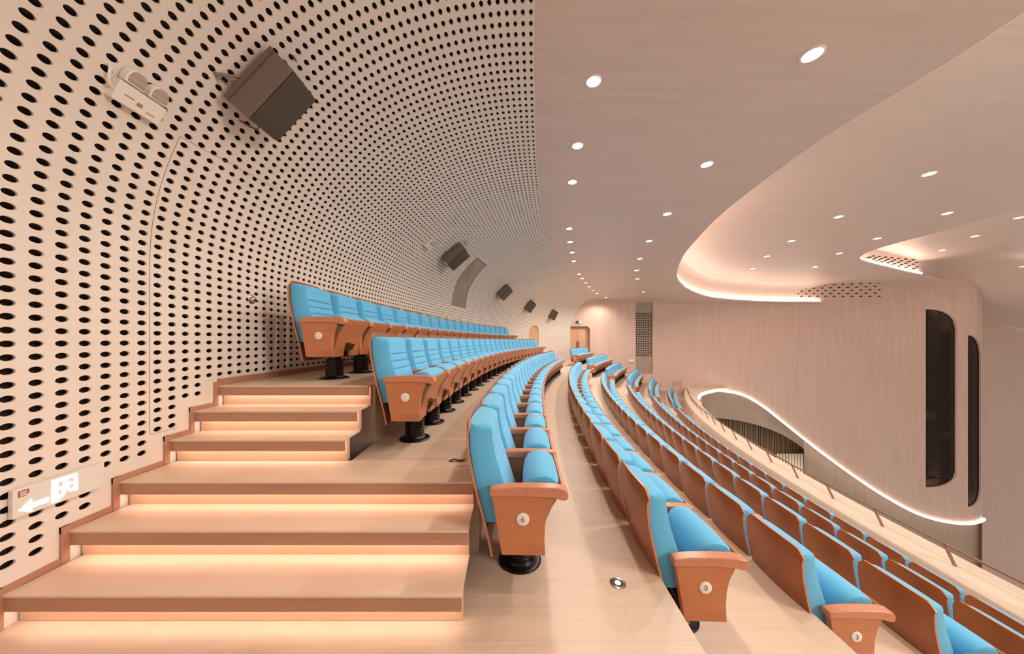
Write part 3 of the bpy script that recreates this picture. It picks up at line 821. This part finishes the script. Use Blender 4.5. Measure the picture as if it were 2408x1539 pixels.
for key, ya, yb, blk, ch in BLK:
    X0, Y0, R, z = ROWS[key]; i = 0
    Rc = R-.30; th = math.asin((ya-Y0)/R); dth = PITCH/Rc
    while True:
        t = th+dth*(i+.5)
        if Y0+R*math.sin(t+dth/2) > yb: break
        cx_ = X0+R-Rc*math.cos(t); cy_ = Y0+Rc*math.sin(t)
        o = copy_tree(proto)
        o.location = (cx_, cy_, z); o.rotation_euler = (0, 0, -t)
        if blk == 'near':
            if key in (10, 11): lab = f'blue tip-up seat, {ORD[i]} from the right edge of the photo, {FULL[key]}'
            else: lab = f'blue tip-up seat, {ORD[i]} from the near aisle, {FULL[key]}'
            grp = f'seats in the {FULL[key]}'
        else:
            nm = FULL[key].replace('by the perforated wall', '').replace('behind the parapet', '').strip()
            lab = f'blue tip-up seat, {ORD[i]} past the far cross aisle, {nm}'; grp = f'seats beyond the cross aisle, {nm}'
        tag(o, lab, 'seat', grp)
        if i == 0:
            plate(o, -PITCH/2, ch)
        last = o; i += 1
    side(last, PITCH/2)
for o in [c for ch in proto.children for c in ch.children]+list(proto.children)+[proto]: bpy.data.objects.remove(o)

# ---------------------------------------------------------------- round downlights (with the lamps' own light)
SPOTS = []
def downlight(x, y, z, label, r=.075, watt=40, group=None, key=None, spot=1.36):
    e = empty('downlight', (x, y, z), label=label, cat='ceiling light', group=group)
    m = MB(); pr = [(r*1.22, .0), (r*1.22, -.006), (r*1.0, -.010), (r*.98, 0.0)]
    n = 24; vs = []; 
    for a, b in pr:
        for k in range(n): vs.append((a*math.cos(2*math.pi*k/n), a*math.sin(2*math.pi*k/n), b))
    m.add(vs, [(j*n+k, j*n+(k+1) % n, (j+1)*n+(k+1) % n, (j+1)*n+k) for j in range(3) for k in range(n)])
    m.build('trim_ring', M['white'], parent=e, smooth=True)
    m = MB(); m.lathe([(r*.98, -.008), (r*.98, -.004)], n=24); m.build('lamp_lens', M['lamp'], parent=e)
    if watt:
        L_ = bpy.data.lights.new('lamp', 'SPOT'); L_.energy = watt; L_.color = (1.0, .93, .84); L_.spot_size = 2*spot; L_.spot_blend = .6; L_.shadow_soft_size = r*.7
        lo = bpy.data.objects.new('lamp', L_); C.objects.link(lo); lo.parent = e; lo.location = (0, 0, -.02)
    return e
l1 = [1.25, 2.4, 3.54, 4.71, 5.79, 8.2, 9.31, 10.43, 11.56, 13.81, 14.8, 15.95, 17.09, 18.25, 19.47, 21.39]
px1 = {3.54: 1396, 4.71: 1358, 5.79: 1346, 8.2: 1338.8, 9.31: 1340.8, 10.43: 1345.6, 11.56: 1349.3, 13.81: 1361.9, 14.8: 1369, 15.95: 1377.4, 17.09: 1385.6, 18.25: 1394.5, 19.47: 1404.1, 21.39: 1425}
W1 = 78
for i, y in enumerate(l1):
    x = float(circ(y, .81, .75, 41.)) if y not in px1 else (px1[y]-CX)/F*y
    lab = f'small round downlight, {ORD[i-2]} one up from the top of the perforated-wall line' if i > 1 else None
    if i > 1: downlight(x, y, CEIL, f'round downlight, {ORD[i-2]} nearest the viewer, line beside the perforated wall edge', watt=W1*(3 if y > 19 else 1.6 if y > 15 else 1), group='downlights beside the perforated wall')
    else: downlight(x, y, CEIL, f'round downlight overhead, {["hindmost","second hindmost"][i]} of the line beside the perforated wall', watt=W1*.5, group='downlights beside the perforated wall')
for i, (y, px) in enumerate([(1.2, None), (3.21, 1910), (5.21, 1662), (7.25, 1569), (9.23, 1526), (11.2, 1505), (13.1, 1497), (14.9, 1499), (18.95, 1513)]):
    x = 2.97 if px is None else (px-CX)/F*y
    downlight(x, y, CEIL, f'round downlight, {ORD[i-1]} nearest the viewer, sparser line over the middle rows' if i else 'round downlight above the viewer, hindmost of the sparser line', r=.085, watt=W1*(3.2 if y > 18 else .9 if y < 2 else 1.8), group='downlights over the middle rows')
for i, (px, py) in enumerate([(2185, 409), (1972, 510), (1861, 567), (1803, 603), (1770, 632)]):
    y = F*4.4/(HY-py); downlight((px-CX)/F*y, y, Z2, f'round downlight, {ORD[i]} from the right, left line inside the curved ceiling opening', r=.12, watt=150, group='downlights in the left line of the opening')
for i, (px, py) in enumerate([(2227, 502), (2063, 561), (1974, 596), (1917, 628)]):
    y = F*4.4/(HY-py); downlight((px-CX)/F*y, y, Z2, f'round downlight, {ORD[i]} from the right, right line inside the curved ceiling opening', r=.12, watt=150, group='downlights in the right line of the opening')
for i, (px, py) in enumerate([(2395, 510), (2293, 554), (2215, 588), (2406, 627)]):
    r_ = (HY-py)/F; y = 5.45/r_; X = (px-CX)/F*y
    if i == 3: y = 19.6; X = (px-CX)/F*y
    zz = EYE+r_*y
    if i != 3: zz = z3(X)
    downlight(X, y, zz-.004, ['round downlight at the right edge of the highest ceiling, upper one', 'round downlight, middle of the three on the highest ceiling', 'round downlight on the highest ceiling above the sound-hole patch', 'round downlight at the right edge of the highest ceiling, lower one'][i], r=.13, watt=80, group='downlights on the highest ceiling')

# ---------------------------------------------------------------- loudspeakers on the perforated wall
def speaker_root(Y, z):
    e = bpy.data.objects.new('loudspeaker', None); C.objects.link(e); e.empty_display_size = .1
    e.matrix_world = wall_frame(Y, s_of_z(z)); return e
def make_speaker():
    e = speaker_root(2.60, 3.454)
    # cross section in (along, out) ; length runs up the profile
    sec = [(-.34, .10), (-.27, .30), (.11, .23), (.06, .05)]
    H_ = .285
    m = MB(); m.prism([sec[0], (-.275, .285), (.10, .222), sec[3]], 'y', -H_, H_)
    # prism maps poly -> (x, z)
    m.build('cabinet', M['speaker'], parent=e, bevel=.008)
    m = MB(); m.prism([(-.268, .292), (-.262, .306), (.112, .236), (.102, .224)], 'y', -H_+.006, H_-.006); m.build('front_grille', M['grille'], parent=e, bevel=.003)
    m = MB(); m.prism([(-.362, .100), (-.345, .128), (-.335, .10), (.055, .03), (.055, .012), (-.34, .075)], 'y', -H_-.004, H_+.004); m.build('back_plate', M['plate_brown'], parent=e, bevel=.003)
    for rod, rr in (([(-.44, -.21, .0), (-.30, -.02, .10)], .011), ([(-.42, -.21, .0), (-.36, -.19, .10)], .009),
                    ([(-.125, -.376, .0), (0, -.35, .05), (.06, -.325, .06), (.03, -.26, .08)], .009), ([(-.18, .416, .0), (-.09, .40, .03), (-.01, .387, .0)], .010)):
        m = MB(); m.tube(rod, rr, 8); m.build('bracket_rod', M['hinge'], parent=e)
    m = MB(); m.tube([(-.1, 0, .005), (-.1, 0, .08)], .03, 10); m.build('bracket', M['darksteel'], parent=e)

    return e
sp = make_speaker()
for ch in sp.children: ch.scale = (.87, .87, .87)
bpy.context.view_layer.update()
sp.matrix_world = wall_frame(2.60, s_of_z(3.47)); tag(sp, 'large black loudspeaker bracketed high on the perforated wall, nearest the viewer', 'loudspeaker', 'loudspeakers on the perforated wall')
for (Y, z), lb in zip([(7.67, 3.6), (12.73, 3.48), (16.35, 3.27), (19.6, 3.06)], ['black loudspeaker on the perforated wall, just left of the grey window', 'black loudspeaker on the perforated wall, first to the right of the grey window', 'small black loudspeaker on the perforated wall, above left of the arched side door', 'smallest black loudspeaker, on the perforated wall nearest the double door']):
    o = copy_tree(sp); o.matrix_world = wall_frame(Y+.1, s_of_z(z), .085) @ Matrix.Rotation(-.32, 4, 'Y') @ Matrix.Scale(1.12, 4); o['label'] = lb
# ---------------------------------------------------------------- twin emergency lamps
def make_twin(Y, z):
    e = bpy.data.objects.new('emergency_light', None); C.objects.link(e); e.matrix_world = wall_frame(Y, s_of_z(z))
    m = MB(); m.box((-.125, -.075, .0), (.125, .045, .055)); m.build('housing', M['white'], parent=e, bevel=.004)
    for x in (-.062, .062):
        pts = [(-.05, .05), (.05, .05), (.052, .09), (.04, .125), (.015, .138), (-.02, .138), (-.043, .12), (-.052, .09)]
        m = MB(); m.prism([(x+a, b) for a, b in pts], 'z', .012, .062); h = m.build('lamp_head', M['white'], parent=e, bevel=.006)
        m = MB(); m.prism([(x+a*.84, .055+(b-.05)*.86+.004) for a, b in pts], 'z', .062, .066); m.build('ribbed_lens', M['lens'], parent=h)
    m = MB(); m.box((-.085, -.02, .055), (-.035, -.016, .0565)); m.build('slot', M['ink'], parent=e)
    m = MB(); m.box((.04, -.045, .055), (.082, -.041, .0565)); m.build('slot', M['ink'], parent=e)
    m = MB(); m.box((-.017, -.038, .055), (.012, -.016, .0562)); m.build('rating_label', M['trim'], parent=e)
    m = MB(); m.tube([(-.15, .10, -.02), (-.165, .07, .03), (-.165, .02, .045), (-.15, -.01, .04), (-.125, -.02, .03)], .007, 8); m.build('cable', M['white'], parent=e, smooth=True)
    return e
tw = make_twin(1.95, 2.955); tag(tw, 'white twin-head emergency lamp on the perforated wall left of the big loudspeaker', 'emergency light', 'twin emergency lamps')
o = copy_tree(tw); o.matrix_world = wall_frame(6.62, s_of_z(3.46)); o['label'] = 'small white twin-head emergency lamp beside the second loudspeaker on the perforated wall'
# chrome dome sensor
e = bpy.data.objects.new('dome_sensor', None); C.objects.link(e); e.matrix_world = wall_frame(3.14, 1.86)
m = MB(); m.lathe([(.045, -.002), (.045, .006), (.036, .012)], n=20); m.build('base', M['steel'], parent=e, smooth=True)
m = MB(); m.lathe([(.034, .01), (.031, .024), (.022, .036), (.01, .042), (.002, .043)], n=20); m.build('dome', M['steel'], parent=e, smooth=True)
tag(e, 'small chrome dome sensor on the perforated wall left of the back row', 'sensor')
# exit sign low on the wall
e = bpy.data.objects.new('exit_sign', None); C.objects.link(e); e.matrix_world = wall_frame(1.775, .612)
tag(e, 'white wall sign with glowing arrow and running figure low beside the stairs', 'sign')
m = MB(); m.box((-.183, -.073, .004), (.19, .077, .030)); m.build('sign_case', M['signplate'], parent=e, bevel=.004)
z0, z1 = .030, .0325
m = MB(); m.prism([(-.165, -.036), (-.118, .006), (-.118, -.018), (-.055, -.018), (-.055, -.045), (-.118, -.045), (-.118, -.066)], 'z', z0, z1)
m.build('arrow', M['sign'], parent=e)
m = MB()
m.box((-.045, -.062, z0), (-.018, .065, z1)); m.box((-.018, .045, z0), (.062, .065, z1)); m.box((-.018, .0, z0), (.018, .016, z1))
m.prism([(.004, .045), (.020, .045), (.018, -.01), (.004, -.04), (-.018, -.062), (-.018, -.04), (-.004, -.02)], 'z', z0, z1)
m.prism([(.022, -.008), (.04, .024), (.026, .03), (.022, .018)], 'z', z0, z1)
m.box((.048, -.035, z0), (.064, .045, z1)); m.prism([(.022, -.01), (.05, -.012), (.05, -.03), (.026, -.03)], 'z', z0, z1)
m.prism([(.036, .012), (.05, .03), (.05, .016), (.042, .006)], 'z', z0, z1)
m.build('running_figure', M['sign'], parent=e)
m = MB(); m.box((-.166, .056, z0), (-.128, .062, z0+.001)); m.box((-.166, .03, z0), (-.16, .056, z0+.001)); m.box((-.16, .03, z0), (-.135, .034, z0+.001)); m.box((-.133, .04, z0), (-.128, .056, z0+.001))
lg = m.build('red_logo', M['red'], parent=e)
cu = bpy.data.curves.new('logo_letters', 'FONT'); cu.body = 'ZFX'; cu.size = .018; cu.align_x = 'CENTER'; cu.materials.append(M['ink'])
t = bpy.data.objects.new('logo_letters', cu); C.objects.link(t); font_to_mesh(t, lg, (-.147, .038, z0+.0008))
# access-panel joints scored on the wall
m = MB()
def seam(pts):
    for (a, b), (c, d) in zip(pts[:-1], pts[1:]):
        for k in range(6):
            p, q = on_wall(a+(c-a)*k/6, b+(d-b)*k/6, .0012), on_wall(a+(c-a)*(k+1)/6, b+(d-b)*(k+1)/6, .0012)
            mdir = (q-p).normalized(); nn = Vector([float(c_) for c_ in wall_n((a+c)/2, (b+d)/2)]); w = mdir.cross(nn).normalized()*.0016
            m.add([p-w, q-w, q+w, p+w], [(0, 1, 2, 3)])
seam([(2.25, s_of_z(2.91)), (3.15, s_of_z(2.97))]); seam([(2.25, s_of_z(2.91)), (2.245, s_of_z(2.4)), (2.245, 2.0), (2.245, .78)]); seam([(2.25, .775), (2.43, .775)])
m.build('trim_2', M['seam'], kind='structure')
# ---------------------------------------------------------------- small things
e = empty('floor_light', (.631, 1.876, 0), label='round chrome light set in the floor between the third and fourth row ends', cat='floor light')
m = MB(); n = 32; pr = [(.046, 0), (.046, .003), (.040, .006), (.033, .004)]
vs = [(a*math.cos(2*math.pi*k/n), a*math.sin(2*math.pi*k/n), b) for a, b in pr for k in range(n)]
m.add(vs, [(j*n+k, j*n+(k+1) % n, (j+1)*n+(k+1) % n, (j+1)*n+k) for j in range(3) for k in range(n)]); m.build('bezel', M['steel'], parent=e, smooth=True)
m = MB(); m.lathe([(.033, .001), (.033, .004), (.030, .0045)], n=32); m.build('reflector', M['darksteel'], parent=e)
m = MB(); m.lathe([(.016, .0045), (.016, .006), (.012, .0065)], n=24); m.build('glowing_lens', M['lamp'], parent=e)
P0 = Vector((-.43, 2.40, .525)); e = empty('floor_bracket', P0, label='small bent metal bracket on the floor behind the nearest third-row seat', cat='bracket')
m = MB(); m.sweep([[(-.05+.025*i, -.012, .004+.016*abs(math.sin(i*.9))), (-.05+.025*i, .012, .004+.016*abs(math.sin(i*.9))), (-.05+.025*i, .012, .0+.016*abs(math.sin(i*.9))), (-.05+.025*i, -.012, .0+.016*abs(math.sin(i*.9)))] for i in range(6)])
m.build('strap', M['darksteel'], parent=e)
# emergency lamp over the double door
p = wp(1360, 758, .02); e = empty('emergency_light', p, label='tiny black and white emergency lamp above the double door', cat='emergency light')
m = MB(); m.box((-.0, -.09, -.07), (.2, 0, .07)); m.build('housing', M['white'], parent=e, bevel=.01)
m = MB(); m.box((-.17, -.12, -.07), (-.01, 0, .08)); m.build('lamp_head', M['black'], parent=e, bevel=.01)
p = wp(1484, 848.5, .0); e = empty('wall_socket', p, label='small white twin socket box low on the end wall left of the grey strip', cat='socket')
m = MB(); m.box((-.17, -.08, -.09), (-.005, -.0, .09)); m.box((.005, -.08, -.09), (.17, 0, .09)); m.build('cover', M['white'], parent=e, bevel=.01)
# low metal mesh guard by the parapet's far end
X, Y = 11.85, 22.6
e = empty('mesh_guard', (X, Y, -2.1), label='small grey mesh guard at the far end of the front row', cat='guard')
m = MB()
for i in range(11): m.box((-.28+i*.056, -.01, .33), (-.262+i*.056, .01, .62))
for z in (.33, .47, .61): m.box((-.29, -.015, z), (.31, .015, z+.03))
m.build('mesh', M['grey'], parent=e)
m = MB(); m.box((-.29, -.015, -.62), (-.26, .015, .4)); m.box((.28, -.015, -.62), (.31, .015, .4)); m.build('frame', M['grey'], parent=e)

# ---------------------------------------------------------------- light
w = bpy.data.worlds.new('hall_light'); S.world = w; w.use_nodes = True
w.node_tree.nodes['Background'].inputs['Color'].default_value = (1.0, .93, .88, 1)
w.node_tree.nodes['Background'].inputs['Strength'].default_value = .42
def area(name, loc, target, size, energy, col=(1, .93, .85)):
    L_ = bpy.data.lights.new(name, 'AREA'); L_.shape = 'DISK'; L_.size = size; L_.energy = energy; L_.color = col
    o = bpy.data.objects.new(name, L_); C.objects.link(o); o.location = loc
    o.rotation_euler = (Vector(target)-Vector(loc)).to_track_quat('-Z', 'Y').to_euler(); return o
# added unseen fills: one brightens the left wall and seats, one the hall
area('fill_light', (8.5, -2.2, 4.2), (-1.0, 12, 2.6), 3.0, 390)
area('fill_light', (20, 2, 4.5), (20, 18, -6), 3, 300)

pl = bpy.data.lights.new('slat_fill_light', 'POINT'); pl.energy = 120; pl.color = (1, .95, .88); pl.shadow_soft_size = .3  # added fill that brightens the pale slats, not a fixture of the hall
po = bpy.data.objects.new('slat_fill_light', pl); C.objects.link(po); po.location = back(1868, 1150, 1.6)
# ---------------------------------------------------------------- camera and colour
cam = bpy.data.cameras.new('camera'); co = bpy.data.objects.new('camera', cam); C.objects.link(co)
cam.sensor_width = 36; cam.sensor_fit = 'HORIZONTAL'; cam.lens = 36*F/2408; cam.shift_y = (HY-769.5)/2408
cam.clip_start = .05; cam.clip_end = 200
co.location = (0, 0, EYE); co.rotation_euler = (math.pi/2, 0, 0); S.camera = co
S.view_settings.view_transform = 'Standard'; S.view_settings.look = 'None'; S.view_settings.gamma = 1; S.view_settings.use_curve_mapping = False
S.view_settings.exposure = 0.44
S.cycles.use_denoising = True; S.cycles.use_adaptive_sampling = True; S.cycles.adaptive_threshold = .02; S.cycles.max_bounces = 5; S.cycles.diffuse_bounces = 4; S.cycles.glossy_bounces = 2; S.cycles.transmission_bounces = 4
S.cycles.sample_clamp_indirect = 6
